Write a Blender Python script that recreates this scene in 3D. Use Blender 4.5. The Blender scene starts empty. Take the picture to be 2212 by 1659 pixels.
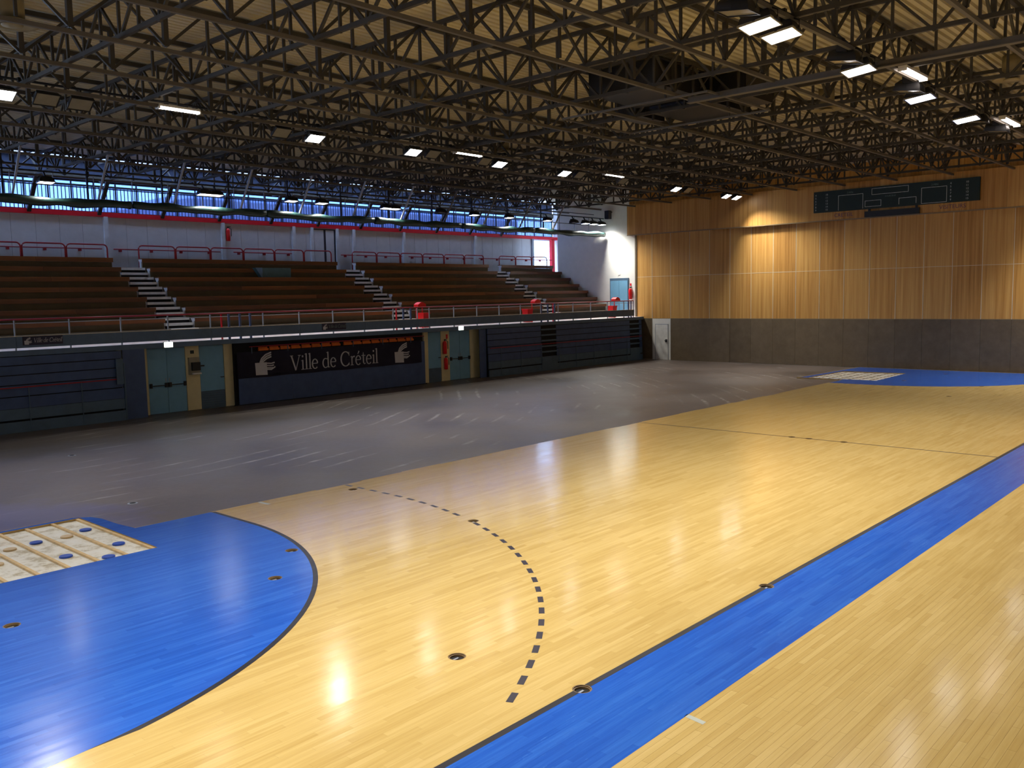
import bpy, bmesh, math, random
from mathutils import Vector, Matrix, Quaternion
from mathutils.geometry import delaunay_2d_cdt
random.seed(7)
SC = bpy.context.scene
COL = SC.collection
PI = math.pi

# ------------------------------------------------------------------ camera
cam_d = bpy.data.cameras.new('camera'); cam = bpy.data.objects.new('camera', cam_d); COL.objects.link(cam)
YAW, PITCH, ROLL = 0.7403, -0.0995, -0.0202
fw = Vector((math.cos(YAW)*math.cos(PITCH), math.sin(YAW)*math.cos(PITCH), math.sin(PITCH)))
rt = Vector((math.sin(YAW), -math.cos(YAW), 0)); up = rt.cross(fw)
r2 = rt*math.cos(ROLL) + up*math.sin(ROLL); u2 = -rt*math.sin(ROLL) + up*math.cos(ROLL)
mw = Matrix((r2, u2, -fw)).transposed().to_4x4(); mw.translation = Vector((-2.1221, -5.1718, 3.8861))
cam.matrix_world = mw
cam_d.sensor_width = 36; cam_d.lens = 1905.08/2212*36; cam_d.clip_end = 300; cam_d.clip_start = 0.05
SC.camera = cam

# ------------------------------------------------------------------ world, exposure
W = bpy.data.worlds.new('sky'); SC.world = W; W.use_nodes = True
bg = W.node_tree.nodes['Background']; bg.inputs[0].default_value = (0.56, 0.71, 1.0, 1); bg.inputs[1].default_value = 7.0
SC.cycles.max_bounces = 6; SC.cycles.diffuse_bounces = 5; SC.cycles.glossy_bounces = 3
vs = SC.view_settings
vs.view_transform = 'Standard'; vs.look = 'None'; vs.exposure = 0.13; vs.gamma = 1.0; vs.use_curve_mapping = False
L_FLOOD, L_STRIP, L_CAT, L_EXIT = 13.0, 20.0, 9.0, 7.0      # lamp luminances
W_LEFT, W_RIGHT, W_CAT, CONE = 1200.0, 1380.0, 330.0, 108.0                    # floodlight beams

# ------------------------------------------------------------------ materials
def S(r, g, b):
    f = lambda c: ((c/255+0.055)/1.055)**2.4 if c > 10 else c/255/12.92
    return (f(r), f(g), f(b), 1)
MATS = {}
class NT:
    def __init__(s, name):
        s.m = bpy.data.materials.new(name); s.m.use_nodes = True; s.t = s.m.node_tree
        s.b = s.t.nodes['Principled BSDF']; MATS[name] = s.m
    def n(s, kind, **kw):
        x = s.t.nodes.new('ShaderNode'+kind)
        for k, v in kw.items():
            if k.startswith('i_'):
                key = k[2:]; key = int(key) if key.isdigit() else key.replace('_', ' ')
                x.inputs[key].default_value = v
            else: setattr(x, k, v)
        return x
    def l(s, a, b): s.t.links.new(a, b)
    def math(s, op, a, b=None, c=None):
        x = s.n('Math', operation=op)
        for i, v in enumerate((a, b, c)):
            if v is None: continue
            if isinstance(v, (int, float)): x.inputs[i].default_value = v
            else: s.l(v, x.inputs[i])
        return x.outputs[0]
    def ramp(s, fac, stops):
        x = s.n('ValToRGB'); e = x.color_ramp.elements
        while len(e) < len(stops): e.new(0.5)
        for el, (p, c) in zip(e, stops): el.position = p; el.color = c
        s.l(fac, x.inputs[0]); return x.outputs[0]
    def noise(s, vec, scale, detail=3, rough=.55):
        x = s.n('TexNoise'); x.inputs['Scale'].default_value = scale; x.inputs['Detail'].default_value = detail
        x.inputs['Roughness'].default_value = rough; s.l(vec, x.inputs['Vector']); return x.outputs[0]
    def pos(s): return s.n('NewGeometry').outputs['Position']
    def scaled(s, v, sc):
        x = s.n('Mapping'); x.inputs['Scale'].default_value = sc; s.l(v, x.inputs[0]); return x.outputs[0]
    def mix(s, f, a, b):
        x = s.n('Mix', data_type='RGBA')
        for i, v in ((0, f), (6, a), (7, b)):
            if isinstance(v, (int, float, tuple)): x.inputs[i].default_value = v
            else: s.l(v, x.inputs[i])
        return x.outputs[2]
    def bump(s, h, strength, dist=.01):
        x = s.n('Bump'); x.inputs['Strength'].default_value = strength; x.inputs['Distance'].default_value = dist
        s.l(h, x.inputs['Height']); s.l(x.outputs[0], s.b.inputs['Normal'])

def plain(name, col, rough=.55, metal=0.0, var=.12, scale=3.0, spec=.5):
    t = NT(name); a = t.noise(t.pos(), scale, 4)
    lo = tuple(c*(1-var) for c in col[:3])+(1,); hi = tuple(min(1, c*(1+var)) for c in col[:3])+(1,)
    t.l(t.ramp(a, [(.3, lo), (.7, hi)]), t.b.inputs['Base Color'])
    t.b.inputs['Roughness'].default_value = rough; t.b.inputs['Metallic'].default_value = metal
    t.b.inputs['Specular IOR Level'].default_value = spec
    return t.m
def emit(name, col, strength):
    t = NT(name); t.t.nodes.remove(t.b); e = t.n('Emission'); e.inputs[0].default_value = col; e.inputs[1].default_value = strength
    t.l(e.outputs[0], t.t.nodes['Material Output'].inputs[0]); return t.m

PW, PL = .07, 1.2
def strip_floor(name, stops, rough, tilt, wear=None):
    t = NT(name); p = t.pos(); sx = t.n('SeparateXYZ'); t.l(p, sx.inputs[0])
    row = t.math('FLOOR', t.math('DIVIDE', sx.outputs[1], PW))
    off = t.math('MULTIPLY', t.math('FRACT', t.math('MULTIPLY', row, .618034)), PL)
    u = t.math('DIVIDE', t.math('ADD', sx.outputs[0], off), PL)
    colm = t.math('FLOOR', u)
    cb = t.n('CombineXYZ'); t.l(row, cb.inputs[0]); t.l(colm, cb.inputs[1])
    wn = t.n('TexWhiteNoise', noise_dimensions='2D'); t.l(cb.outputs[0], wn.inputs['Vector'])
    grain = t.noise(t.scaled(p, (1.2, 26, 1)), 1.0, 5, .6)
    big = t.noise(p, .35, 3)
    v = t.math('ADD', t.math('MULTIPLY', wn.outputs[0], .20), t.math('ADD', t.math('MULTIPLY', grain, .52), t.math('MULTIPLY', big, .30)))
    c = t.ramp(v, stops)
    # seams between the strips
    fr = t.math('FRACT', t.math('DIVIDE', sx.outputs[1], PW)); seam = t.math('LESS_THAN', fr, .035)
    fe = t.math('LESS_THAN', t.math('FRACT', u), .0025)
    sm = t.math('MULTIPLY', t.math('MAXIMUM', seam, fe), .22)
    c = t.mix(sm, c, tuple(x*.35 for x in stops[0][1][:3])+(1,))
    if wear:
        sc = t.noise(t.scaled(p, (2.2, 30, 1)), 1.4, 6, .75); sc2 = t.noise(p, .9, 3)
        wf = t.math('MULTIPLY', t.math('GREATER_THAN', t.math('MULTIPLY', sc, t.math('ADD', sc2, .45)), .665), .35)
        c = t.mix(wf, c, wear)
    t.l(c, t.b.inputs['Base Color'])
    rv = t.noise(t.scaled(p, (1, 5, 1)), .8, 4)
    t.l(t.math('ADD', rough-.05, t.math('MULTIPLY', rv, .11)), t.b.inputs['Roughness'])
    t.b.inputs['Specular IOR Level'].default_value = .4
    # every strip lies at a slightly different tilt
    g = t.n('NewGeometry'); vm = t.n('VectorMath', operation='SUBTRACT'); t.l(wn.outputs[1], vm.inputs[0]); vm.inputs[1].default_value = (.5, .5, .5)
    vmu = t.n('VectorMath', operation='MULTIPLY'); t.l(vm.outputs[0], vmu.inputs[0]); vmu.inputs[1].default_value = (tilt, tilt*1.6, 0)
    va = t.n('VectorMath', operation='ADD'); t.l(vmu.outputs[0], va.inputs[0]); t.l(g.outputs['Normal'], va.inputs[1])
    vn = t.n('VectorMath', operation='NORMALIZE'); t.l(va.outputs[0], vn.inputs[0]); t.l(vn.outputs[0], t.b.inputs['Normal'])
    return t.m
strip_floor('court_wood', [(.3, S(190, 158, 92)), (.5, S(204, 174, 108)), (.72, S(217, 188, 124))], .14, .008)
strip_floor('court_blue', [(.3, S(30, 80, 178)), (.5, S(40, 95, 195)), (.72, S(54, 111, 206))], .18, .007, wear=S(96, 150, 220))
strip_floor('court_line', [(.3, S(34, 32, 34)), (.5, S(42, 40, 44)), (.72, S(52, 50, 56))], .4, .01)
plain('dash_tape', S(48, 43, 54), .5); plain('grey_tape', S(170, 175, 165), .5)

def subfloor():
    t = NT('screed'); p = t.pos(); a = t.noise(p, .25, 5); b = t.noise(p, 9, 4); c0 = t.ramp(t.math('ADD', t.math('MULTIPLY', a, .7), t.math('MULTIPLY', b, .3)), [(.35, S(84, 74, 68)), (.65, S(104, 92, 85))])
    w = t.n('TexWave', wave_type='RINGS', rings_direction='Z'); mp = t.n('Mapping'); mp.inputs['Location'].default_value = (-5, -38, 0); t.l(p, mp.inputs[0]); t.l(mp.outputs[0], w.inputs[0])
    w.inputs['Scale'].default_value = .42; w.inputs['Distortion'].default_value = 3.0; w.inputs['Detail'].default_value = 3; w.inputs['Detail Scale'].default_value = .5
    m1 = t.noise(t.scaled(p, (1, 1, 1)), .32, 2); m2 = t.noise(t.scaled(p, (.8, 7, 1)), 2.2, 5, .7)
    f = t.math('MULTIPLY', t.ramp(w.outputs[1], [(.9, (0, 0, 0, 1)), (1, (1, 1, 1, 1))]), t.ramp(m1, [(.52, (0, 0, 0, 1)), (.66, (1, 1, 1, 1))]))
    f = t.math('MULTIPLY', f, t.ramp(m2, [(.42, (0, 0, 0, 1)), (.62, (1, 1, 1, 1))]))
    chips = t.ramp(t.noise(t.scaled(p, (2, 5, 1)), 1.7, 6, .8), [(.70, (0, 0, 0, 1)), (.74, (1, 1, 1, 1))])
    f = t.math('MAXIMUM', t.math('MULTIPLY', f, .85), t.math('MULTIPLY', chips, .55))
    c1 = t.mix(f, c0, S(196, 190, 186))
    # blue paint stain left on the bared floor behind the goal
    sx = t.n('SeparateXYZ'); t.l(p, sx.inputs[0])
    d = t.math('ADD', t.math('POWER', t.math('DIVIDE', t.math('SUBTRACT', sx.outputs[0], 2.0), 3.6), 2), t.math('POWER', t.math('DIVIDE', t.math('SUBTRACT', sx.outputs[1], 11.5), 3.2), 2))
    d = t.math('ADD', d, t.math('MULTIPLY', t.math('SUBTRACT', t.noise(p, 1.1, 5), .5), 1.3))
    st = t.math('MULTIPLY', t.ramp(d, [(.5, (1, 1, 1, 1)), (1.0, (0, 0, 0, 1))]), .5)
    c2 = t.mix(st, c1, S(92, 88, 138))
    t.l(c2, t.b.inputs['Base Color']); t.l(t.ramp(a, [(.3, (.34,)*3+(1,)), (.7, (.5,)*3+(1,))]), t.b.inputs['Roughness'])
    t.bump(b, .12, .004)
subfloor()

def veneer(name, lo, mid, hi, rough=.42):
    t = NT(name); p = t.pos(); oi = t.n('ObjectInfo')
    a = t.noise(t.scaled(p, (6, 6, .12)), 1.4, 5, .65); b = t.noise(t.scaled(p, (30, 30, .5)), 1.5, 3)
    v = t.math('ADD', t.math('ADD', t.math('MULTIPLY', a, .75), t.math('MULTIPLY', b, .2)), t.math('MULTIPLY', oi.outputs['Random'], .16))
    t.l(t.ramp(v, [(.38, lo), (.54, mid), (.72, hi)]), t.b.inputs['Base Color']); t.b.inputs['Roughness'].default_value = rough
    t.b.inputs['Specular IOR Level'].default_value = .3
veneer('veneer', S(172, 122, 58), S(204, 152, 80), S(222, 176, 102))
def fibre():
    t = NT('fibreboard'); p = t.pos(); oi = t.n('ObjectInfo'); a = t.noise(p, 2.5, 5, .7); b = t.noise(t.scaled(p, (60, 60, 60)), 1, 2)
    v = t.math('ADD', t.math('MULTIPLY', a, .7), t.math('ADD', t.math('MULTIPLY', b, .2), t.math('MULTIPLY', oi.outputs['Random'], .14)))
    t.l(t.ramp(v, [(.35, S(98, 84, 62)), (.75, S(122, 106, 82))]), t.b.inputs['Base Color']); t.b.inputs['Roughness'].default_value = .6
fibre()
def bench_wood():
    t = NT('bench_wood'); p = t.pos(); oi = t.n('ObjectInfo'); a = t.noise(t.scaled(p, (.3, 8, 8)), 2, 5)
    v = t.math('ADD', t.math('MULTIPLY', a, .6), t.math('MULTIPLY', oi.outputs['Random'], .35))
    t.l(t.ramp(v, [(.25, S(86, 50, 28)), (.5, S(118, 70, 36)), (.75, S(146, 88, 44))]), t.b.inputs['Base Color']); t.b.inputs['Roughness'].default_value = .32
bench_wood()
plain('bench_riser', S(100, 86, 60), .6)
plain('deck', S(206, 196, 164), .6, var=.08, scale=.6)
plain('truss_steel', S(60, 56, 49), .6, var=.2)
plain('truss_light', S(96, 91, 82), .55)
plain('white_paint', S(232, 232, 226), .6, var=.03)
plain('joint_white', S(226, 214, 180), .6, var=.05)
plain('shelf_trim', S(150, 128, 92), .4)
plain('grey_panel', S(214, 215, 222), .55, var=.05)
plain('grey_steel', S(150, 156, 168), .45)
plain('column_paint', S(214, 218, 226), .45)
plain('red_paint', S(214, 22, 44), .4, var=.06)
plain('red_rail', S(160, 24, 40), .4, var=.08)
plain('red_plastic', S(235, 28, 34), .35, var=.04)
plain('beam_teal', S(88, 112, 138), .5)
plain('stand_blue', S(68, 90, 132), .5)
plain('stand_slate', S(82, 106, 128), .5)
plain('post_blue', S(84, 104, 150), .45)
plain('door_blue', S(118, 172, 204), .42, var=.06)
plain('cream', S(226, 214, 166), .6, var=.05)
plain('dark_void', S(14, 15, 20), .8)  # near black; where it fills open gaps it stands in for shade
plain('black_metal', S(26, 26, 28), .45)
plain('black_frame', S(40, 46, 66), .4)
plain('tarp_green', S(34, 58, 56), .36, var=.3, scale=6)
plain('screen_green', S(20, 42, 38), .5, var=.08)
plain('print_white', S(214, 218, 214), .6, var=.03)
plain('print_dim', S(120, 140, 134), .6, var=.2, scale=8)
plain('lilac_letter', S(108, 76, 104), .6)
plain('banner_navy', S(52, 50, 72), .7, var=.15, scale=2)
plain('banner_white', S(206, 206, 212), .7, var=.03)
plain('seat_orange', S(226, 110, 24), .45)
plain('tread_grey', S(236, 238, 240), .6)
plain('gallery_floor', S(240, 226, 224), .55, var=.05)
plain('concrete', S(110, 106, 100), .8)
plain('chrome', S(190, 190, 190), .25, .9)
plain('dim_glass', S(150, 146, 130), .12)
plain('joist_wood', S(222, 188, 128), .6, var=.15, scale=7)
plain('duct_metal', S(150, 138, 104), .5)
plain('crate_blue', S(112, 150, 190), .55); plain('crate_front', S(84, 120, 132), .55)
plain('sign_white', S(230, 230, 226), .5)
plain('disc_blue', S(36, 78, 184), .35); plain('disc_wood', S(214, 186, 140), .5)
plain('rim_wood', S(120, 96, 62), .5)
plain('outside_wall', S(46, 54, 76), .8)
plain('outside_pale', S(150, 155, 170), .8)
def insul():
    t = NT('insulation'); p = t.pos(); a = t.noise(p, 3.5, 6, .7); b = t.noise(p, 1.2, 3)
    c = t.ramp(a, [(.36, S(190, 178, 150)), (.5, S(236, 232, 220)), (.7, S(244, 242, 236))])
    t.l(t.mix(t.ramp(b, [(.62, (0, 0, 0, 1)), (.75, (.6, .6, .6, 1))]), c, S(206, 170, 116)), t.b.inputs['Base Color']); t.b.inputs['Roughness'].default_value = .8
insul()
def glass(name='pane_glass', tint=(.86, .92, 1, 1), mixf=.12):
    t = NT(name); t.b.inputs['Base Color'].default_value = (.8, .88, 1, 1); t.b.inputs['Roughness'].default_value = .1
    tr = t.n('BsdfTransparent'); tr.inputs[0].default_value = tint; mx = t.n('MixShader'); mx.inputs[0].default_value = mixf
    t.l(tr.outputs[0], mx.inputs[1]); t.l(t.b.outputs[0], mx.inputs[2]); t.l(mx.outputs[0], t.t.nodes['Material Output'].inputs[0])
glass()
glass('ribbed_glass', (.40, .54, .86, 1), .25)
emit('lamp_lit', (.96, .97, 1, 1), L_FLOOD)
emit('strip_lit', (1, .86, .78, 1), L_STRIP)
emit('cat_lit', (.92, .97, 1, 1), L_CAT)
emit('exit_lit', (.85, 1, .9, 1), L_EXIT)

# ------------------------------------------------------------------ builders
FLAT = set()          # parts made of the shared unit bar: their children ignore the bar's stretch
def org(o):
    v = Vector((0, 0, 0))
    while o is not None:
        if o.name not in FLAT: v = v + o.location
        o = o.parent
    return v
def tag(o, label=None, cat=None, group=None, kind=None):
    for k, v in (('label', label), ('category', cat), ('group', group), ('kind', kind)):
        if v: o[k] = v
    return o
def thing(name, label, cat, loc=(0, 0, 0), group=None):
    o = bpy.data.objects.new(name, None); o.empty_display_size = .2; COL.objects.link(o); o.location = loc
    return tag(o, label, cat, group)
def place(name, me, parent=None):
    o = bpy.data.objects.new(name, me); COL.objects.link(o)
    if parent is not None:
        o.parent = parent
        if parent.name in FLAT: o.matrix_parent_inverse = parent.matrix_basis.inverted()
    return o
UNIT = {}
def unit(mat):
    if mat not in UNIT:
        me = bpy.data.meshes.new('bar_'+mat)
        v = [(x, y, z) for x in (-.5, .5) for y in (-.5, .5) for z in (-.5, .5)]
        me.from_pydata(v, [], [(0, 1, 3, 2), (4, 6, 7, 5), (0, 4, 5, 1), (2, 3, 7, 6), (0, 2, 6, 4), (1, 5, 7, 3)])
        me.materials.append(MATS[mat]); UNIT[mat] = me
    return UNIT[mat]
def B(name, mat, x, y, z, parent=None):
    c = Vector((sum(x)/2, sum(y)/2, sum(z)/2)); sc = (abs(x[1]-x[0]), abs(y[1]-y[0]), abs(z[1]-z[0]))
    if parent is None:
        me = unit(mat).copy(); me.transform(Matrix.Diagonal((*sc, 1))); o = place(name, me); o.location = c; return o
    o = place(name, unit(mat), parent); o.location = c-org(parent); o.scale = sc; FLAT.add(o.name); return o
def bar(name, mat, p, q, w, h, parent=None):
    o = place(name, unit(mat), parent); p = Vector(p); q = Vector(q); d = q-p
    o.location = (p+q)/2-(org(parent) if parent else Vector()); o.rotation_mode = 'QUATERNION'
    zz = d.normalized(); ref = Vector((0, 0, 1)) if abs(zz.z) < .98 else Vector((1, 0, 0))
    xx = ref.cross(zz).normalized(); yy = zz.cross(xx)
    o.rotation_quaternion = Matrix((xx, yy, zz)).transposed().to_quaternion(); o.scale = (w, h, d.length); return o
def finish(bm, name, mat, parent=None, smooth=False):
    """bm is in world coordinates; object shares its root's origin"""
    me = bpy.data.meshes.new(name)
    if parent is not None: bmesh.ops.translate(bm, verts=bm.verts, vec=-org(parent))
    bm.to_mesh(me); bm.free(); me.materials.append(MATS[mat])
    if smooth:
        for p in me.polygons: p.use_smooth = True
    return place(name, me, parent)
def bx(bm, x, y, z):
    vs_ = [bm.verts.new((a, b, c)) for a in x for b in y for c in z]
    for f in ((0, 1, 3, 2), (4, 6, 7, 5), (0, 4, 5, 1), (2, 3, 7, 6), (0, 2, 6, 4), (1, 5, 7, 3)): bm.faces.new([vs_[i] for i in f])
def tube(bm, pts, r, seg=8, cap=True):
    pts = [Vector(p) for p in pts]; rings = []
    for i, p in enumerate(pts):
        d = (pts[min(i+1, len(pts)-1)]-pts[max(i-1, 0)]).normalized(); ref = Vector((0, 0, 1)) if abs(d.z) < .9 else Vector((1, 0, 0))
        a = ref.cross(d).normalized(); b = d.cross(a); rr = r[i] if isinstance(r, (list, tuple)) else r
        rings.append([bm.verts.new(p+(a*math.cos(t)+b*math.sin(t))*rr) for t in (2*PI*k/seg for k in range(seg))])
    for u, v in zip(rings, rings[1:]):
        for k in range(seg): bm.faces.new((u[k], u[(k+1) % seg], v[(k+1) % seg], v[k]))
    if cap: bm.faces.new(rings[0][::-1]); bm.faces.new(rings[-1])
def lathe(bm, prof, c, seg=20):
    c = Vector(c); rings = []
    for r, z in prof: rings.append([bm.verts.new(c+Vector((max(r, 1e-4)*math.cos(2*PI*k/seg), max(r, 1e-4)*math.sin(2*PI*k/seg), z))) for k in range(seg)])
    for u, v in zip(rings, rings[1:]):
        for k in range(seg): bm.faces.new((u[k], u[(k+1) % seg], v[(k+1) % seg], v[k]))
    bm.faces.new(rings[0][::-1]); bm.faces.new(rings[-1])
def inside(p, poly):
    r = False; j = len(poly)-1
    for i in range(len(poly)):
        a, b = poly[i], poly[j]
        if (a[1] > p[1]) != (b[1] > p[1]) and p[0] < (b[0]-a[0])*(p[1]-a[1])/(b[1]-a[1])+a[0]: r = not r
        j = i
    return r
def sheet(name, mat, outer, holes, z, depth, parent=None):
    """flat plate with openings, top at z"""
    loops = [outer]+[h for h in holes if inside((sum(p[0] for p in h)/len(h), sum(p[1] for p in h)/len(h)), outer) or any(inside(p, outer) for p in h)]
    co = []; ed = []
    for lp in loops:
        s = len(co); co += [Vector((p[0], p[1])) for p in lp]; ed += [(s+i, s+(i+1) % len(lp)) for i in range(len(lp))]
    vo, eo, fo, *_ = delaunay_2d_cdt(co, ed, [], 0, 1e-5)
    bm = bmesh.new(); vv = [bm.verts.new((v.x, v.y, z)) for v in vo]
    for f in fo:
        cx = sum(vo[i].x for i in f)/len(f); cy = sum(vo[i].y for i in f)/len(f)
        if inside((cx, cy), outer) and not any(inside((cx, cy), h) for h in loops[1:]): bm.faces.new([vv[i] for i in f])
    for f in bm.faces:
        f.normal_update()
        if f.normal.z < 0: f.normal_flip()
    if depth:
        be = [e for e in bm.edges if len(e.link_faces) == 1]
        g = bmesh.ops.extrude_edge_only(bm, edges=be); bmesh.ops.translate(bm, verts=[v for v in g['geom'] if isinstance(v, bmesh.types.BMVert)], vec=(0, 0, -depth))
        bmesh.ops.recalc_face_normals(bm, faces=bm.faces)
    for v in [v for v in bm.verts if not v.link_faces]: bm.verts.remove(v)
    return finish(bm, name, mat, parent)
def text_mesh(s, size):
    cu = bpy.data.curves.new('lettering', 'FONT'); cu.body = s; cu.size = size; cu.align_x = 'CENTER'; cu.align_y = 'CENTER'; cu.resolution_u = 3
    o = bpy.data.objects.new('lettering', cu); COL.objects.link(o)
    me = bpy.data.meshes.new_from_object(o.evaluated_get(bpy.context.evaluated_depsgraph_get()))
    bpy.data.objects.remove(o); return me
TXT = {}
for s_, z_ in [(str(k), .125) for k in range(4, 16)]+[('2 MIN', .12), ('CRETEIL', .26), ('VISITEURS', .26), ('COURCELLE', .09)]: TXT[s_] = text_mesh(s_, z_)
# serif lettering drawn with broad-nib strokes
def arc(cx, cy, rx, ry, a0, a1, n=14, thick=.078, thin=.036):
    out = []
    for i in range(n+1):
        a = math.radians(a0+(a1-a0)*i/n); out.append((cx+rx*math.cos(a), cy+ry*math.sin(a), thin+(thick-thin)*abs(math.cos(a))))
    return out
def stem(x, y0, y1, w=.078): return [(x, y0, w), (x, y1, w)]
def serif(x0, x1, y): return [(x0, y, .03), (x1, y, .03)]
e_ = [arc(.2, .225, .165, .225, 12, 318), [(.05, .25, .035), (.37, .25, .035)]]
GL = {'V': (.60, [[(.04, .68, .085), (.28, 0, .085)], [(.28, 0, .04), (.52, .68, .04)], serif(-.04, .14, .68), serif(.43, .6, .68)]),
      'i': (.22, [stem(.11, 0, .45), serif(.01, .21, .015), [(.02, .41, .03), (.12, .45, .03)], [(.11, .58, .09), (.11, .67, .09)]]),
      'l': (.22, [stem(.11, 0, .75), serif(.01, .21, .015), [(.02, .71, .03), (.12, .75, .03)]]),
      'e': (.42, e_), 'é': (.42, e_+[[(.17, .53, .04), (.27, .68, .075)]]),
      'd': (.5, [arc(.2, .22, .16, .22, 62, 298), stem(.37, 0, .75), [(.28, .71, .03), (.38, .75, .03)], serif(.37, .48, .015), [(.2, .44, .036), (.37, .4, .036)], [(.2, 0, .036), (.37, .06, .036)]]),
      'C': (.66, [arc(.35, .34, .3, .35, 42, 318, 20, .09, .04), [(.585, .48, .035), (.585, .68, .035)], [(.585, .03, .03), (.585, .16, .03)]]),
      'r': (.34, [stem(.11, 0, .45), serif(.01, .22, .015), [(.02, .41, .03), (.12, .45, .03)], [(.12, .3, .035), (.19, .42, .05), (.31, .43, .085)]]),
      't': (.31, [[(.13, .6, .03), (.13, .45, .078), (.13, .1, .078), (.18, .02, .05), (.28, .05, .03)], serif(.0, .28, .44)]), ' ': (.24, [])}
def serif_text(bm, s, x0, x1, z0, capz, y, slant=0):
    total = sum(GL[c][0] for c in s); kx = (x1-x0)/total; kz = (capz-z0)/.68; cx = 0
    for ch in s:
        adv, strokes = GL[ch]
        for st in strokes:
            L, R = [], []
            for i, (px, pz, w) in enumerate(st):
                a = st[max(i-1, 0)]; b = st[min(i+1, len(st)-1)]; d = Vector((b[0]-a[0], b[1]-a[1])).normalized(); n = Vector((-d.y, d.x))*w/2
                for lst, sg in ((L, 1), (R, -1)):
                    X = cx+px+n.x*sg; Z = pz+n.y*sg; lst.append(bm.verts.new((x0+(X+Z*slant)*kx, y, z0+Z*kz)))
            for i in range(len(st)-1): bm.faces.new((R[i], R[i+1], L[i+1], L[i]))
        cx += adv
def logo(bm, x0, z0, s, y):
    """tilted square with sprays of curved bars"""
    q = [(0, .02), (.52, 0), (.5, .5), (-.02, .5)]
    bm.faces.new([bm.verts.new((x0+a*s, y, z0+b*s)) for a, b in q])
    def spray(pts, w):
        L, R = [], []
        for i, (a, b) in enumerate(pts):
            p = pts[max(i-1, 0)]; n2 = pts[min(i+1, len(pts)-1)]; d = Vector((n2[0]-p[0], n2[1]-p[1])).normalized(); n = Vector((-d.y, d.x))*w/2
            L.append(bm.verts.new((x0+(a+n.x)*s, y, z0+(b+n.y)*s))); R.append(bm.verts.new((x0+(a-n.x)*s, y, z0+(b-n.y)*s)))
        for i in range(len(pts)-1): bm.faces.new((R[i], R[i+1], L[i+1], L[i]))
    for k in range(3): spray([(.2+.05*k, .5), (.28+.05*k, .66-.05*k), (.46+.03*k, .80-.075*k), (.72, .88-.085*k)], .055)
    for k in range(3): spray([(.5, .46-.09*k), (.7, .44-.09*k), (.86-.04*k, .46-.1*k+.01)], .05)
    spray([(.48, .22), (.7, .2), (.88, .3)], .05)

# ------------------------------------------------------------------ floor
XW = 42.3; ZS = -.04
NUMS = ['first', 'second', 'third', 'fourth', 'fifth', 'sixth', 'seventh', 'eighth', 'ninth', 'tenth', 'eleventh', 'twelfth', 'thirteenth', 'fourteenth', 'fifteenth']
ON = lambda k: NUMS[k-1]
fl = tag(B('floor', 'screed', (-8, 46), (-9, 34.3), (-.30, ZS)), kind='structure')
SOCK = [(8.8, 9.29), (8.51, 5.52), (4.26, 1.55), (4.5, .02), (8.48, .03), (5.46, 6.49), (4.52, 5.49), (1.43, 6.44), (20.02, 5.01), (20.02, 4.54), (20.02, 3.61), (35.58, 4.4), (31.56, 4.43), (40.19, 7.05), (36.4, 7.59)]
SR = .1
circ = lambda c, r, n=22: [(c[0]+r*math.cos(2*PI*k/n), c[1]+r*math.sin(2*PI*k/n)) for k in range(n)]
holes = [circ(c, SR) for c in SOCK]
PIT1 = [(-3.0, 8.35), (4.2, 8.35), (4.2, 11.4), (-3.0, 11.4)]
PIT2 = [(35.75, 8.5), (39.7, 8.6), (39.5, 11.42), (35.75, 11.5)]
def jag(x0, x1, y, n, a=.035):
    out = []; y_ = y
    for i in range(n+1):
        x = x0+(x1-x0)*i/n
        out.append((x, y_)); 
        if i < n:
            y_ = y+random.choice((-.07, 0, 0, 0, .07))*random.random()+random.uniform(-a, a)*.4; out.append((x+.02, y_))
    return out
edge = [(42.05, 11.69), (35.5, 11.93), (35.62, 10.9), (35.5, 9.95)]+jag(35.2, 4.75, 9.86, 26)+[(4.5, 9.86), (4.43, 10.4), (4.42, 11.0), (4.34, 11.3), (4.1, 11.52), (-3.2, 11.6)]
court = [(-7.5, -8.5), (42.05, -8.5)]+edge+[(-7.5, 11.6)]
PX = (2.4, 10.2); PR = (-50, -15)
pl_hole = [(PX[0], PR[0]*PW), (PX[1], PR[0]*PW), (PX[1], PR[1]*PW), (PX[0], PR[1]*PW)]
ct = tag(sheet('floor_court', 'court_wood', court, holes+[PIT1, PIT2, pl_hole], 0.0, .038), kind='structure')
B('plank_bed', 'rim_wood', PX, (PR[0]*PW, PR[1]*PW), (-.039, -.016), ct)
for r in range(*PR):
    off = (r*.618034-math.floor(r*.618034))*PL; k = math.floor((PX[0]+off)/PL)
    while k*PL-off < PX[1]:
        a = max(k*PL-off, PX[0]); b = min((k+1)*PL-off, PX[1]); k += 1
        if b-a > .02: B('plank', 'court_wood', (a+.0006, b-.0006), (r*PW+.0006, (r+1)*PW-.0006), (-.016, 0), ct)
# painted zones
ZP = .0012
def dcurve(r, gx, sg, y0, y1, n=60):
    """points of a goal area line (radius r round the posts) from low y to high y"""
    out = []
    for i in range(n+1):
        a = -PI/2+PI/2*i/n; out.append((gx+sg*r*math.cos(a), 8.5+r*math.sin(a)))
    out += [(gx+sg*r, 8.5+.06*i) for i in range(1, 50)]
    for i in range(n+1):
        a = PI/2*i/n; out.append((gx+sg*r*math.cos(a), 11.5+r*math.sin(a)))
    return [p for p in out if y0 <= p[1] <= y1]
YC = 9.84
d1 = dcurve(5.95, 0, 1, -9, YC)
zone1 = [(0, 2.55)]+d1[1:]+[(5.95, YC), (4.52, YC), (4.45, 10.4), (4.44, 11.0), (4.36, 11.3), (4.1, 11.5), (-1.0, 11.5), (-1.0, 2.55)]
sheet('goal_area_paint', 'court_blue', zone1, holes+[PIT1], ZP, .001, ct)
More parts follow.
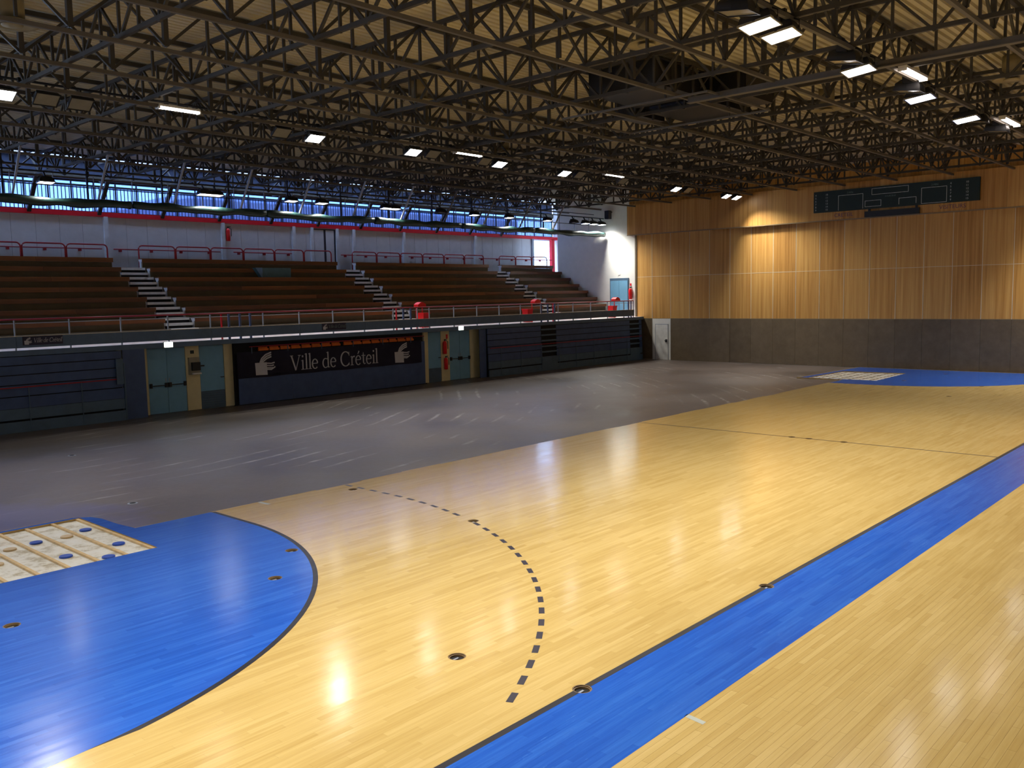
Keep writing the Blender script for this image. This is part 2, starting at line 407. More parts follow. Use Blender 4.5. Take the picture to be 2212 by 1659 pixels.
def ring(name, r0, r1, gx, sg, y0, y1):
    a = dcurve(r0, gx, sg, y0, y1); b = dcurve(r1, gx, sg, y0, y1)
    sheet(name, 'court_line', a+b[::-1], holes, ZP+.0004, .001, ct)
ring('goal_area_line', 5.95, 6.02, 0, 1, 2.6, YC)
d2 = dcurve(6.0, 40, -1, -9, YC)
zone2 = [(41.95, 2.5), (41.95, 11.6), (35.6, 11.85), (35.7, 10.9), (35.55, YC)]+d2[::-1]
sheet('goal_area_paint', 'court_blue', zone2, holes+[PIT2], ZP, .001, ct)
sheet('side_band_paint', 'court_blue', [(-3, -1.06), (41.95, -1.06), (41.95, 0), (-3, 0)], holes, ZP, .001, ct)
sheet('side_line', 'court_line', [(-3, -.015), (41.95, -.015), (41.95, .06), (-3, .06)], holes, ZP+.0004, .001, ct)
sheet('centre_line', 'court_line', [(19.975, .06), (20.025, .06), (20.025, YC), (19.975, YC)], holes, ZP, .001, ct)
# free-throw dashes, one piece each, 40 cm apart along the 9 m line
pts = dcurve(8.975, 0, 1, -2, YC+.4, 400); acc = 0; s_next = None; prev = pts[0]; dash = []
start = 0; L_ = [0]
for a, b in zip(pts, pts[1:]): L_.append(L_[-1]+math.hypot(b[0]-a[0], b[1]-a[1]))
def at_len(s):
    for i in range(len(L_)-1):
        if L_[i] <= s <= L_[i+1]:
            t = (s-L_[i])/max(1e-9, L_[i+1]-L_[i]); return (pts[i][0]+(pts[i+1][0]-pts[i][0])*t, pts[i][1]+(pts[i+1][1]-pts[i][1])*t)
    return pts[-1]
s0 = min(range(len(pts)), key=lambda i: abs(pts[i][1]-.42)); s = L_[s0]
while s < L_[-1]:
    p = at_len(s-.105); q = at_len(s+.105); 
    if q[1] < YC-.02 and (p[0]-8.51)**2+(p[1]-5.52)**2 > .02:
        d = Vector((q[0]-p[0], q[1]-p[1])).normalized(); n = Vector((-d.y, d.x))*.036
        sheet('free_throw_dash', 'dash_tape', [(p[0]-n.x, p[1]-n.y), (q[0]-n.x, q[1]-n.y), (q[0]+n.x, q[1]+n.y), (p[0]+n.x, p[1]+n.y)], [], ZP, .001, ct)
    s += .4
sheet('tape_mark', 'grey_tape', [(4.62, -1.26), (4.68, -1.26), (4.71, -1.05), (4.65, -1.05)], [], ZP, .001, ct)
sheet('tape_mark', 'grey_tape', [(6.94, 9.52), (7.02, 9.52), (6.99, YC), (6.92, YC)], [], ZP, .001, ct)
# round socket holes
SL = ['on the dashed line end by the cut edge', 'interrupting the dashed free-throw line', 'alone in the bare wood inside the dashed line', 'on the dark side line near the dashed line end', 'on the dark side line past the dashed arc', 'close to the curved edge of the blue goal area', 'inside the blue goal area, behind the one at its edge', 'deep in the blue goal area before the stripped pit', 'on the centre line, furthest from the side band', 'on the centre line, middle one of three', 'on the centre line, closest to the side band', 'at the edge of the far blue goal area', 'in the bare wood before the far blue goal area', 'in the far blue area near the panelled wall', 'in the far blue area beside its stripped pit']
for (x, y), lb in zip(SOCK, SL):
    t = thing('floor_socket', 'round open socket hole '+lb, 'floor socket', (x, y, ZS))
    bm = bmesh.new(); n = 22
    ro = [[bm.verts.new((x+r*math.cos(2*PI*k/n), y+r*math.sin(2*PI*k/n), z)) for k in range(n)] for r, z in ((SR-.001, -.001), (SR-.012, -.001), (SR-.014, -.012), (SR-.022, -.014), (SR-.024, -.034))]
    for u, v in zip(ro, ro[1:]):
        for k in range(n): bm.faces.new((u[k], u[(k+1) % n], v[(k+1) % n], v[k]))
    finish(bm, 'rim', 'rim_wood', t)
    bm = bmesh.new(); bm.faces.new([bm.verts.new((x+(SR-.024)*math.cos(2*PI*k/n), y+(SR-.024)*math.sin(2*PI*k/n), -.033)) for k in range(n)]); finish(bm, 'sleeve', 'dark_void', t)
    B('catch_bar', 'grey_steel', (x-.06, x+.02), (y-.012, y+.012), (-.032, -.02), t)
for (x, y), lb in zip([(5.43, 11.94), (6.92, 18.74)], ['beside the stripped goal pit', 'out on the scuffed screed towards the stands']):
    t = thing('socket_cap', 'small metal socket cap in the brown screed '+lb, 'socket cap', (x, y, ZS))
    bm = bmesh.new(); lathe(bm, [(.1, 0), (.1, .004), (.085, .008)], (x, y, ZS), 20); finish(bm, 'cap_ring', 'grey_steel', t)
    bm = bmesh.new(); lathe(bm, [(.06, .006), (.06, .011), (.03, .012)], (x, y, ZS), 16); finish(bm, 'cap_core', 'dark_void', t)
# stripped goal pits
def pit(label, poly, jx, y0, y1, jm='joist_wood'):
    t = thing('stripped_pit', label, 'floor pit', (poly[0][0], poly[0][1], ZS))
    sheet('insulation_sheet', 'insulation', [(p[0]*.999+.002, p[1]) for p in poly], [], ZS+.004, .004, t)
    for x in jx: B('joist', jm, (x-.025, x+.025), (y0, y1), (ZS+.004, -.004 if jm == 'joist_wood' else ZS+.012), t)
    return t
pit('stripped floor pit showing white sheets and pale joists beside the curved blue goal area', PIT1, [4.15-.43*k for k in range(8)], 8.36, 11.39)
t = pit('far stripped floor pit with white sheets and joists near the panelled wall', PIT2, [39.4-.43*k for k in range(9)], 8.62, 11.4, 'rim_wood')
for k in range(6): B('cross_batten', 'rim_wood', (35.8, 39.5), (8.9+.45*k-.012, 8.9+.45*k+.012), (ZS+.012, ZS+.018), t)
DISC = [(3.95, 10.52, 'b'), (3.56, 10.32, 'w'), (3.08, 10.34, 'b'), (2.65, 10.24, 'w'), (3.93, 9.16, 'b'), (3.08, 9.10, 'b'), (2.22, 9.49, 'w'), (3.5, 8.54, 'b')]
for i, (x, y, c) in enumerate(DISC):
    nm = 'blue-topped' if c == 'b' else 'bare wooden'
    bm = bmesh.new(); lathe(bm, [(.094, 0), (.098, .003), (.098, .022), (.094, .026)], (x, y, ZS+.0045), 20); o = finish(bm, 'cover_disc', 'disc_blue' if c == 'b' else 'disc_wood')
    tag(o, nm+' round cover disc lying on white sheets in the stripped pit', 'disc', nm+' discs in the near pit')

# ------------------------------------------------------------------ back wall with panels
wb = tag(B('wall_back', 'joint_white', (XW, XW+.3), (-9, 25.12), (ZS, 10.2)), kind='structure')
ys = [25.08, 24.01]+[24.01-1.2701*k for k in range(1, 27)]
DOORC = 1
for i in range(len(ys)-1):
    y1, y0 = ys[i], ys[i+1]; g = .014
    if i != DOORC: B('dado_panel', 'fibreboard', (XW-.03-.012*(i in (3, 4)), XW+.01), (y0+.004, y1-.004), (ZS+.02-.02*(i in (3, 4)), 2.385), wb)
    B('wall_panel', 'veneer', (XW-.025, XW+.01), (y0+g, y1-g), (2.40, 4.845), wb)
    B('wall_panel', 'veneer', (XW-.025, XW+.01), (y0+g, y1-g), (4.865, 7.33), wb)
for i, yj in enumerate(ys[1:-1]):
    B('joint_strip', 'joint_white', (XW-.032, XW+.0), (yj-.0125, yj+.0125), (2.39, 7.33), wb)
for z in (4.855, 2.393): B('joint_rail', 'joint_white' if z > 4 else 'shelf_trim', (XW-.031, XW), (ys[-1], 25.08), (z-.011, z+.011), wb)
B('corner_trim', 'fibreboard', (XW-.06, XW), (25.08, 25.2), (2.5, 7.33), wb)
ub = tag(B('wall_upper', 'shelf_trim', (XW-.25, XW), (-9, 25.6), (7.33, 9.14)), kind='structure')
y = 25.6; k = 0
while y > -9:
    yn = max(-9, y-1.85-.0); B('fascia_panel', 'veneer', (XW-.275, XW-.24), (yn+.004, y-.004), (7.37, 9.13), ub); y = yn
B('ledge_trim', 'shelf_trim', (XW-.30, XW-.2), (-9, 25.6), (7.315, 7.365), ub)
y = 25.6
while y > -9:
    yn = max(-9, y-1.85); B('top_panel', 'veneer', (XW-.04, XW+.01), (yn+.004, y-.004), (9.15, 10.1), wb); y = yn
# pale door in the panelled wall
d = tag(B('door_1', 'white_paint', (XW-.04, XW+.01), (22.74, 23.99), (ZS, 2.375)), kind='structure')
lf = B('door_leaf', 'sign_white', (XW-.055, XW-.03), (22.92, 23.76), (ZS+.02, 2.03), d)
for a, b, c, e in ((22.885, 22.92, ZS, 2.07), (23.76, 23.795, ZS, 2.07), (22.885, 23.795, 2.035, 2.07)): B('door_stop', 'grey_steel', (XW-.048, XW-.03), (a, b), (c, e), d)
B_=0; h = B('lock_plate', 'black_metal', (XW-.075, XW-.05), (22.97, 23.09), (1.0, 1.17), lf)
B('handle', 'chrome', (XW-.11, XW-.07), (22.99, 23.12), (1.08, 1.11), lf)

# scoreboard
t = thing('scoreboard', 'long dark green scoreboard with white numerals on the panelled wall', 'scoreboard', (XW-.28, 10.2, 7.74))
cs = B('casing', 'screen_green', (XW-.40, XW-.28), (6.34, 14.04), (7.76, 8.80), t)
def put_text(key, mat, y, z, parent, x=XW-.404, name='numeral', sx=1):
    me = TXT[key]
    if mat not in [m.name for m in me.materials if m]: me = me.copy(); me.materials.clear(); me.materials.append(MATS[mat]); TXT[key] = me
    o = place(name, me, parent); o.location = Vector((x, y, z))-org(parent); o.rotation_euler = (PI/2, 0, -PI/2); o.scale = (sx, 1, 1); return o
for k in range(6):
    z = 8.62-.148*k
    for y in (13.93, 7.56): put_text(str(4+k), 'print_white', y, z, cs)
    for y in (13.37, 6.86): put_text(str(10+k), 'print_white', y, z, cs)
def frame(y0, y1, z0, z1, skip=()):
    w = .018
    for nm, (a, b, c, e) in dict(l=(y0, y0+w, z0, z1), r=(y1-w, y1, z0, z1), t=(y0, y1, z1-w, z1), b=(y0, y1, z0, z0+w)).items():
        if nm not in skip: B('display_border', 'print_white', (XW-.407, XW-.399), (a, b), (c, e), t)
frame(11.55, 12.78, 7.80, 8.53, 'b'); frame(7.72, 8.84, 7.80, 8.53); frame(9.42, 11.14, 8.42, 8.72); frame(10.68, 11.46, 7.86, 8.16); frame(9.06, 9.86, 7.86, 8.16, 'b')
put_text('2 MIN', 'print_dim', 12.2, 8.63, t, name='lettering'); put_text('2 MIN', 'print_dim', 8.25, 8.63, t, name='lettering')
put_text('COURCELLE', 'print_dim', 10.25, 8.3, t, name='lettering')
t = thing('display_strip', 'narrow black display box hung below the scoreboard', 'display', (XW-.3, 10.2, 7.4))
B('casing', 'black_metal', (XW-.46, XW-.32), (8.9, 11.45), (7.36, 7.64), t); B('bracket', 'black_metal', (XW-.4, XW-.34), (9.0, 9.1), (7.6, 7.76), t); B('bracket', 'black_metal', (XW-.4, XW-.34), (11.2, 11.3), (7.6, 7.77), t)
for key, y in (('CRETEIL', 12.55), ('VISITEURS', 7.5)):
    o = put_text(key, 'lilac_letter', y, 7.57, None, x=XW-.283, name='wall_lettering') if False else None
    me = TXT[key]; me.materials.clear(); me.materials.append(MATS['lilac_letter']); o = place('wall_lettering', me); o.location = (XW-.279, y, 7.57); o.rotation_euler = (PI/2, 0, -PI/2)
    tag(o, 'purple wall lettering reading %s under the scoreboard' % key, 'lettering')

# ------------------------------------------------------------------ white end wall and other shell walls
we = tag(B('wall_end', 'white_paint', (XW, XW+.3), (25.12, 31.2), (ZS, 10.2)), kind='structure')
tag(B('wall_gallery_end', 'white_paint', (45.6, 45.9), (25.0, 34.3), (ZS, 10.2)), kind='structure')
tag(B('wall_left', 'grey_panel', (-8.3, -8.0), (-9, 34.3), (ZS, 10.2)), kind='structure')
tag(B('wall_near', 'grey_panel', (-8.3, 45.9), (-9.3, -9.0), (ZS, 10.2)), kind='structure')
d = tag(B('door_2', 'stand_slate', (XW-.05, XW+.005), (25.68, 27.06), (2.5, 4.83)), kind='structure')
B('door_leaf', 'door_blue', (XW-.07, XW-.04), (25.74, 26.36), (2.51, 4.68), d); lf = B('door_leaf', 'door_blue', (XW-.07, XW-.04), (26.375, 27.0), (2.51, 4.68), d)
B('push_bar', 'chrome', (XW-.11, XW-.07), (26.45, 26.95), (3.5, 3.54), lf)
tag(B('wall_sign', 'sign_white', (XW-.02, XW), (26.3, 26.5), (5.02, 5.12)), 'small white sign plate above the blue gallery door', 'sign')
tag(B('notice', 'red_paint', (XW-.015, XW), (25.5, 25.6), (4.35, 4.5)), 'small red notice on white wall above the extinguisher', 'sign')
t = thing('wall_loudspeaker', 'small black loudspeaker hung by the white wall near the roof', 'loudspeaker', (41.9, 26.9, 8.35))
B('cabinet', 'black_metal', (41.75, 42.05), (26.75, 27.05), (8.4, 8.9), t); B('bracket', 'black_metal', (41.95, 42.28), (26.86, 26.94), (8.8, 8.86), t)

def extinguisher(label, x, y, z, ax=1, s=1.0):
    t = thing('fire_extinguisher', label, 'extinguisher', (x, y, z))
    bm = bmesh.new(); lathe(bm, [(.07*s, 0), (.085*s, .015), (.085*s, .42*s), (.07*s, .49*s), (.03*s, .53*s)], (x, y, z), 14); finish(bm, 'cylinder', 'red_plastic', t, True)
    bm = bmesh.new(); lathe(bm, [(.028*s, 0), (.028*s, .05*s)], (x, y, z+.53*s), 10); bx(bm, (x-.02, x+.13*s), (y-.015, y+.015), (z+.575*s, z+.6*s)); finish(bm, 'valve', 'black_metal', t)
    bm = bmesh.new(); tube(bm, [(x+.03*s, y-.02, z+.56*s), (x+.13*s, y-.05, z+.5*s), (x+.12*s, y-.06, z+.2*s)], .014*s, 6); finish(bm, 'hose', 'black_metal', t)
    return t
extinguisher('red fire extinguisher on the white wall beside the blue gallery door', XW-.12, 25.5, 3.55, s=1.25)

# ------------------------------------------------------------------ gallery slab, tiers, walkway
XL = 2.0
gf = tag(B('floor_gallery', 'gallery_floor', (XL, XW), (24.72, 27.35), (2.36, 2.5)), kind='structure')
YB = lambda k: 27.3+.70*k
ZT = lambda k: 2.9+.41*k
prof = [(27.0, 2.5)]
for k in range(7): prof += [(YB(k)-.32, ZT(k)-.41 if k else 2.5), (YB(k)-.32, ZT(k))]
prof += [(31.9, ZT(6)), (31.9, 5.38), (34.0, 5.38)]
bm = bmesh.new(); A = [bm.verts.new((XL, y, z)) for y, z in prof]; C2 = [bm.verts.new((XW, y, z)) for y, z in prof]
for i in range(len(prof)-1): bm.faces.new((A[i], C2[i], C2[i+1], A[i+1]))
tag(finish(bm, 'floor_tiers', 'concrete'), kind='structure')
tag(B('floor_walkway', 'concrete', (XL, 45.6), (31.95, 34.0), (5.25, 5.38)), kind='structure')
tag(B('trim_1', 'red_rail', (XL, 45.6), (31.9, 31.96), (5.34, 5.40)), kind='structure')
AIS = [(13.9, 15.11), (25.16, 26.33), (36.19, 37.33)]
BLK = [(XL, 13.9, 'block above the small left banner'), (15.11, 25.16, 'block above the big banner'), (26.33, 36.19, 'block above the doorway with extinguishers'), (37.33, 42.22, 'short block against the white wall')]
ORD = ['lowest', 'second', 'third', 'fourth', 'fifth', 'sixth', 'top']
for bi, (x0, x1, bl) in enumerate(BLK):
    for k in range(7):
        yb, zt = YB(k), ZT(k)+.41
        t = thing('bleacher_bench', 'brown wooden bench, %s row, %s' % (ORD[k], bl), 'bench', ((x0+x1)/2, yb+.2, ZT(k)), 'wooden benches of the upper stand')
        nseg = max(1, round((x1-x0)/3.3)); w = (x1-x0)/nseg
        for s in range(nseg):
            a, b = x0+w*s+.003, x0+w*(s+1)-.003
            B('front_board', 'bench_wood', (a, b), (yb, yb+.035), (zt-.175, zt), t); B('seat_board', 'bench_wood', (a, b), (yb+.036, yb+.36), (zt-.04, zt), t)
        B('riser_panel', 'bench_riser', (x0+.03, x1-.03), (yb+.07, yb+.09), (ZT(k), zt-.175), t)
        for xx in ([x0] if bi else [])+([x1-.02] if bi < 3 else []):
            bm = bmesh.new(); pr = [(yb+.1, ZT(k)), (yb+.26, ZT(k)), (yb+.26, zt-.16), (yb+.34, zt-.06), (yb+.34, zt-.04), (yb+.04, zt-.04), (yb+.04, zt-.12), (yb+.1, zt-.16)]
            u = [bm.verts.new((xx, p, q)) for p, q in pr]; v = [bm.verts.new((xx+.02, p, q)) for p, q in pr]; bm.faces.new(u); bm.faces.new(v[::-1])
            for i in range(len(pr)): bm.faces.new((u[i], v[i], v[(i+1) % len(pr)], u[(i+1) % len(pr)]))
            finish(bm, 'end_plate', 'grey_panel', t)
for i, (x0, x1) in enumerate(AIS):
    t = thing('aisle_stairs', 'pale grey open-tread stairs climbing the stand '+['above the doorway with the wall box', 'above the doorway with extinguishers', 'closest to the white end wall'][i], 'stairs', ((x0+x1)/2, 27, 2.5))
    for k in range(7):
        yf = YB(k)-.32
        for j in (0, 1):
            z = ZT(k)-.205*(1-j)+.006*j; y0 = yf-.30 if j == 0 else yf-.03
            B('tread', 'tread_grey', (x0+.05, x1-.05), (y0, y0+.30), (z-.10, z), t)
            B('tread_gap_shade', 'dark_void', (x0+.06, x1-.06), (y0+(.05 if j == 0 else .015), y0+(.06 if j == 0 else .025)), (z-.205, z-.105), t)  # dark sheet painting the shade in the open gap under each tread
    B('stringer', 'grey_panel', (x1-.045, x1-.02), (26.6, 26.9), (2.5, 2.7), t)
# blue crate on the benches
t = thing('blue_crate', 'pale blue wedge-ended crate lying on the upper benches', 'crate', (20.8, 30.65, 4.95))
bm = bmesh.new(); pr = [(19.85, 5.39), (20.18, 4.96), (21.72, 4.96), (21.72, 5.40)]
u = [bm.verts.new((a, 30.50, b)) for a, b in pr]; v = [bm.verts.new((a, 30.77, b)) for a, b in pr]; bm.faces.new(u); bm.faces.new(v[::-1])
for i in range(4): bm.faces.new((u[i], v[i], v[(i+1) % 4], u[(i+1) % 4]))
finish(bm, 'shell', 'crate_front', t)
bm = bmesh.new(); bm.faces.new([bm.verts.new(p) for p in ((19.85, 30.49, 5.40), (20.2, 30.49, 5.40), (20.2, 30.49, 4.96), (20.15, 30.49, 4.96))]); finish(bm, 'wedge_end', 'crate_blue', t)

# ------------------------------------------------------------------ gallery railing
t = thing('gallery_railing', 'long balcony railing with red top rail and slate fascia panels', 'railing', (22, 24.75, 2.5))
def htube(name, mat, p, q, r, par):
    bm = bmesh.new(); tube(bm, [p, q], r, 8); return finish(bm, name, mat, par, True)
YR = 24.75
htube('top_rail', 'red_rail', (XL, YR, 3.46), (41.4, YR, 3.46), .028, t); htube('mid_rail', 'grey_steel', (XL, YR, 3.34), (41.4, YR, 3.34), .012, t)
px = [4.55, 6.15, 7.76, 9.4, 11.07, 12.73, 14.35, 16.54, 18.17, 19.8, 21.4, 23.01, 24.41, 25.14, 26.69, 28.23, 29.8, 31.38, 32.97, 34.4, 35.67, 37.25, 38.82, 40.43, 41.38]
for x in px: B('post', 'grey_steel', (x-.018, x+.018), (YR-.02, YR+.03), (2.5, 3.45), t)
for x in (15.09, 15.55, 15.98, 23.59, 24.02, 33.0, 33.53, 34.09, 40.9, 41.15): B('gate_post', 'post_blue', (x-.035, x+.035), (YR-.03, YR+.03), (2.5, 3.44), t)
for x in (14.83, 23.25, 24.44, 34.05): B('red_post', 'red_paint', (x-.025, x+.025), (YR+.05, YR+.1), (2.5, 3.44), t)
pe = [XL, 4.55, 7.76, 11.07, 14.35, 15.55, 18.17, 21.4, 24.41, 28.23, 31.38, 34.4, 37.25, 41.4]
for a, b in zip(pe, pe[1:]): B('fascia_panel', 'beam_teal', (a+.004, b-.004), (YR-.06, YR-.02), (2.575, 2.93), t)
B('top_edge', 'joint_white', (XL, 41.4), (YR-.062, YR-.015), (2.93, 2.945), t)
tag(B('trim_2', 'beam_teal', (XL, XW), (24.62, 24.74), (2.33, 2.5)), kind='structure')
# small banners on the railing
for x0, lb in ((7.94, 'above the left folded bleacher'), (19.19, 'above the big banner')):
    q = thing('small_banner', 'small dark town banner on the railing '+lb, 'banner', (x0+.6, YR-.07, 2.65))
    B('cloth', 'banner_navy', (x0, x0+1.2), (YR-.075, YR-.062), (2.65, 2.93), q)
    bm = bmesh.new(); logo(bm, x0+.05, 2.67, .25, YR-.078); finish(bm, 'logo', 'banner_white', q)
    bm = bmesh.new(); serif_text(bm, 'Ville de Créteil', x0+.32, x0+1.17, 2.73, 2.86, YR-.078, .25); finish(bm, 'lettering', 'banner_white' if x0 < 9 else 'print_dim', q)
# red bins
for x, bxx, lb in ((24.99, 25.25, 'above the doorway with extinguishers'), (33.09, 32.48, 'at the stairs closest to the white wall'), (40.25, 39.97, 'before the blue gallery door')):
    q = thing('litter_bin', 'bright red litter bin with domed lid '+lb, 'bin', (x, 25.2, 2.5))
    B('post', 'red_plastic', (x-.02+(bxx-x)*.5, x+.02+(bxx-x)*.5), (25.18, 25.22), (2.5, 3.46), q)
    bm = bmesh.new(); n = 10
    A_ = [(x-.24+.48*i/n, 3.46+.12+.11*math.sin(PI*i/n)) for i in range(n+1)]+[(x+.24, 3.46), (x-.24, 3.46)]
    u = [bm.verts.new((a, 25.05, b)) for a, b in A_]; v = [bm.verts.new((a, 25.35, b)) for a, b in A_]; bm.faces.new(u); bm.faces.new(v[::-1])
    for i in range(len(A_)): bm.faces.new((u[i], v[i], v[(i+1) % len(A_)], u[(i+1) % len(A_)]))
    finish(bm, 'lid', 'red_plastic', q)
    bm = bmesh.new(); bmesh.ops.create_cone(bm, cap_ends=True, segments=4, radius1=.22, radius2=.29, depth=.66, matrix=Matrix.Translation((bxx, 25.25, 2.85)) @ Matrix.Rotation(PI/4, 4, 'Z'))
    finish(bm, 'bucket', 'red_plastic', q)
    B('bucket_rim', 'red_plastic', (bxx-.22, bxx+.22), (25.03, 25.47), (3.16, 3.2), q)

# ------------------------------------------------------------------ wall and doors under the gallery
YD = 25.1
wu = tag(B('wall_under', 'cream', (XL, XW), (YD, YD+.2), (ZS, 2.36)), kind='structure')
def door(n, x0, x1, leaves, z1=2.28, vent=False, bars=True):
    d = tag(B('door_%d' % n, 'stand_slate', (x0, x1), (YD-.03, YD+.01), (ZS, z1+.03)), kind='structure'); w = (x1-x0)/leaves
    for k in range(leaves):
        a, b = x0+w*k+.006, x0+w*(k+1)-.006
        lf = B('door_leaf', 'door_blue', (a, b), (YD-.055, YD-.028), (.62 if vent else ZS+.02, z1), d)
        if bars:
            s = 1 if k == 0 else -1; e = b-.06 if k == 0 else a+.06
            B('push_bar', 'black_metal', (a+.06, b-.06), (YD-.12, YD-.09), (.96, .99), lf); B('bar_bracket', 'black_metal', (e-.05, e+.05), (YD-.13, YD-.055), (.9, 1.06), lf)
            B('bar_bracket', 'black_metal', ((a+.06 if k == 0 else b-.06)-.04, (a+.06 if k == 0 else b-.06)+.04), (YD-.13, YD-.055), (.9, 1.06), lf)
            B('pull_plate', 'grey_steel', (e-.015, e+.015), (YD-.062, YD-.05), (1.08, 1.22), lf)
        else: B('lever', 'black_metal', (b-.16, b-.03), (YD-.11, YD-.06), (1.08, 1.11), lf)
    if vent:
        for k in range(7): B('vent_slat', 'stand_slate', (x0+.01, x1-.01), (YD-.065, YD-.04), (.03+.083*k, .03+.083*k+.07), d)
    return d
door(3, 12.04, 13.44, 2); door(4, 13.99, 14.96, 1, vent=True, bars=False); door(5, 25.27, 26.06, 1, vent=True, bars=False); door(6, 26.62, 27.96, 2)
for n, (a, b) in enumerate([(11.78, 12.03), (13.45, 13.98), (14.97, 15.18), (25.0, 25.26), (26.07, 26.61), (27.97, 28.22)]):
    tag(B('trim_%d' % (3+n), 'cream', (a, b), (YD-.07, YD+.01), (ZS+.01, 2.33)), kind='structure')
t = thing('wall_telephone', 'grey wall box with dark handset on cream pier between blue doors', 'wall box', (13.75, YD-.2, 1.26))
B('back_box', 'dim_glass', (13.53, 13.94), (YD-.17, YD-.07), (1.27, 1.9), t); B('hood', 'black_metal', (13.60, 13.90), (YD-.3, YD-.17), (1.42, 1.72), t); B('tray', 'sign_white', (13.62, 13.95), (YD-.26, YD-.17), (1.28, 1.33), t)
B('lever', 'black_metal', (13.9, 14.08), (YD-.24, YD-.2), (1.55, 1.6), t)
tag(B('door_number', 'screen_green', (13.64, 13.78), (YD-.085, YD-.07), (2.03, 2.15)), 'tiny dark green plate on cream pier above the wall box', 'sign')
extinguisher('long red extinguisher hung high on the cream pier between doors', 26.22, YD-.17, 1.25, s=1.15)
extinguisher('red extinguisher hung low on the cream pier between doors', 26.27, YD-.17, .52, s=1.05)
tag(B('pier_notice', 'red_paint', (26.4, 26.5), (YD-.085, YD-.07), (1.95, 2.15)), 'small red notice on the cream pier above two extinguishers', 'sign')
for x, lb in ((12.61, 'over the doorway with the wall box'), (26.95, 'over the doorway with extinguishers')):
    q = thing('exit_sign', 'glowing white exit sign box '+lb, 'exit sign', (x, 24.55, 2.33))
    B('housing', 'sign_white', (x-.17, x+.17), (24.56, 24.62), (2.33, 2.53), q); B('lit_face', 'exit_lit', (x-.15, x+.15), (24.55, 24.561), (2.345, 2.515), q)

# ------------------------------------------------------------------ folded bleachers under the gallery
def folded(label, x0, x1, gaps, posts):
    t = thing('folded_bleacher', label, 'bleacher', ((x0+x1)/2, 24.7, ZS), 'folded bleachers under the gallery')
    B('body', 'dark_void', (x0+.02, x1-.02), (24.62, 25.08), (ZS, 2.31), t)
    xs = [x0]
    for a, b in gaps: xs += [a, b]
    xs.append(x1); rows = [(ZS, .30, 24.50, 'stand_slate'), (.36, .70, 24.53, 'stand_slate'), (.71, 1.06, 24.54, 'stand_blue'), (1.09, 1.42, 24.56, 'stand_blue'), (1.45, 1.73, 24.57, 'stand_blue'), (1.76, 2.03, 24.58, 'stand_blue'), (2.06, 2.31, 24.59, 'stand_blue')]
    for a, b in zip(xs[::2], xs[1::2]):
        for z0, z1, yy, m in rows: B('front_board', m, (a, b), (yy, yy+.04), (z0, z1), t)
    for a, b in gaps:
        for k in range(6): B('folded_step', 'stand_slate', (a+.02, b-.02), (24.52+.012*k, 24.62), (.62+.29*k, .70+.29*k), t)
        B('front_board', 'stand_slate', (a, b), (24.5, 24.54), (ZS, .62), t)
    B('folded_rail', 'red_rail', (x0+.1, x1-.1), (24.50, 24.53), (1.35, 1.385), t)
    for x in posts: B('rail_post', 'stand_slate', (x-.012, x+.012), (24.485, 24.5), (.0, 1.36), t)
    return t
t = folded('folded blue bleacher left of the cream doorway with the wall box', XL, 10.95, [], [3.4, 4.9, 6.4, 7.95, 9.55])
B('end_panel', 'stand_blue', (11.0, 11.76), (24.62, 24.66), (ZS, 2.33), t); B('end_column', 'stand_slate', (10.7, 10.93), (24.46, 24.5), (1.2, 2.05), t); B('end_column', 'stand_slate', (10.96, 11.0), (24.5, 24.66), (ZS, 1.9), t)
t = folded('folded blue bleacher with dark step slots reaching the panelled wall', 28.75, 42.0, [(32.75, 34.0), (40.75, 41.75)], [29.6, 31.1, 32.7, 34.15, 35.6, 37.2, 38.8, 40.4])
B('end_panel', 'stand_blue', (28.28, 28.72), (24.66, 24.7), (ZS, 2.31), t)
# middle stand: blue front panel with orange folded seats above
t = thing('folded_bleacher', 'blue bleacher front carrying orange folded seats behind the big banner', 'bleacher', (20, 24.8, ZS), 'folded bleachers under the gallery')
B('body', 'dark_void', (15.35, 24.85), (24.95, 25.08), (ZS, 2.32), t)
for k in range(4): B('front_panel', 'stand_blue', (15.4+2.36*k+.003, 15.4+2.36*(k+1)-.003), (24.8, 24.84), (ZS+.03, 1.92), t)
B('seat_deck', 'dark_void', (15.4, 24.84), (24.84, 24.98), (1.86, 1.92), t)
htube('red_rail', 'red_rail', (15.9, 24.78, 2.16), (24.8, 24.78, 2.16), .018, t)
for x in (16.0, 17.6, 19.2, 20.8, 22.4, 24.0, 24.75): B('rail_post', 'stand_slate', (x-.012, x+.012), (24.77, 24.795), (1.9, 2.16), t)
for k in range(16):
    x = 16.35+.49*k+(.12 if k > 7 else 0)
    bm = bmesh.new(); bx(bm, (x, x+.43), (24.86, 24.93), (1.98, 2.06)); bx(bm, (x+.02, x+.41), (24.90, 24.94), (2.06, 2.12)); bmesh.ops.bevel(bm, geom=bm.edges[:], offset=.01, segments=1)
    finish(bm, 'folded_seat', 'seat_orange', t)
B('kick_gap_shade', 'dark_void', (15.2, 24.95), (24.82, 24.86), (ZS, .0), t)  # dark strip painting the shade in the gap below the front panels
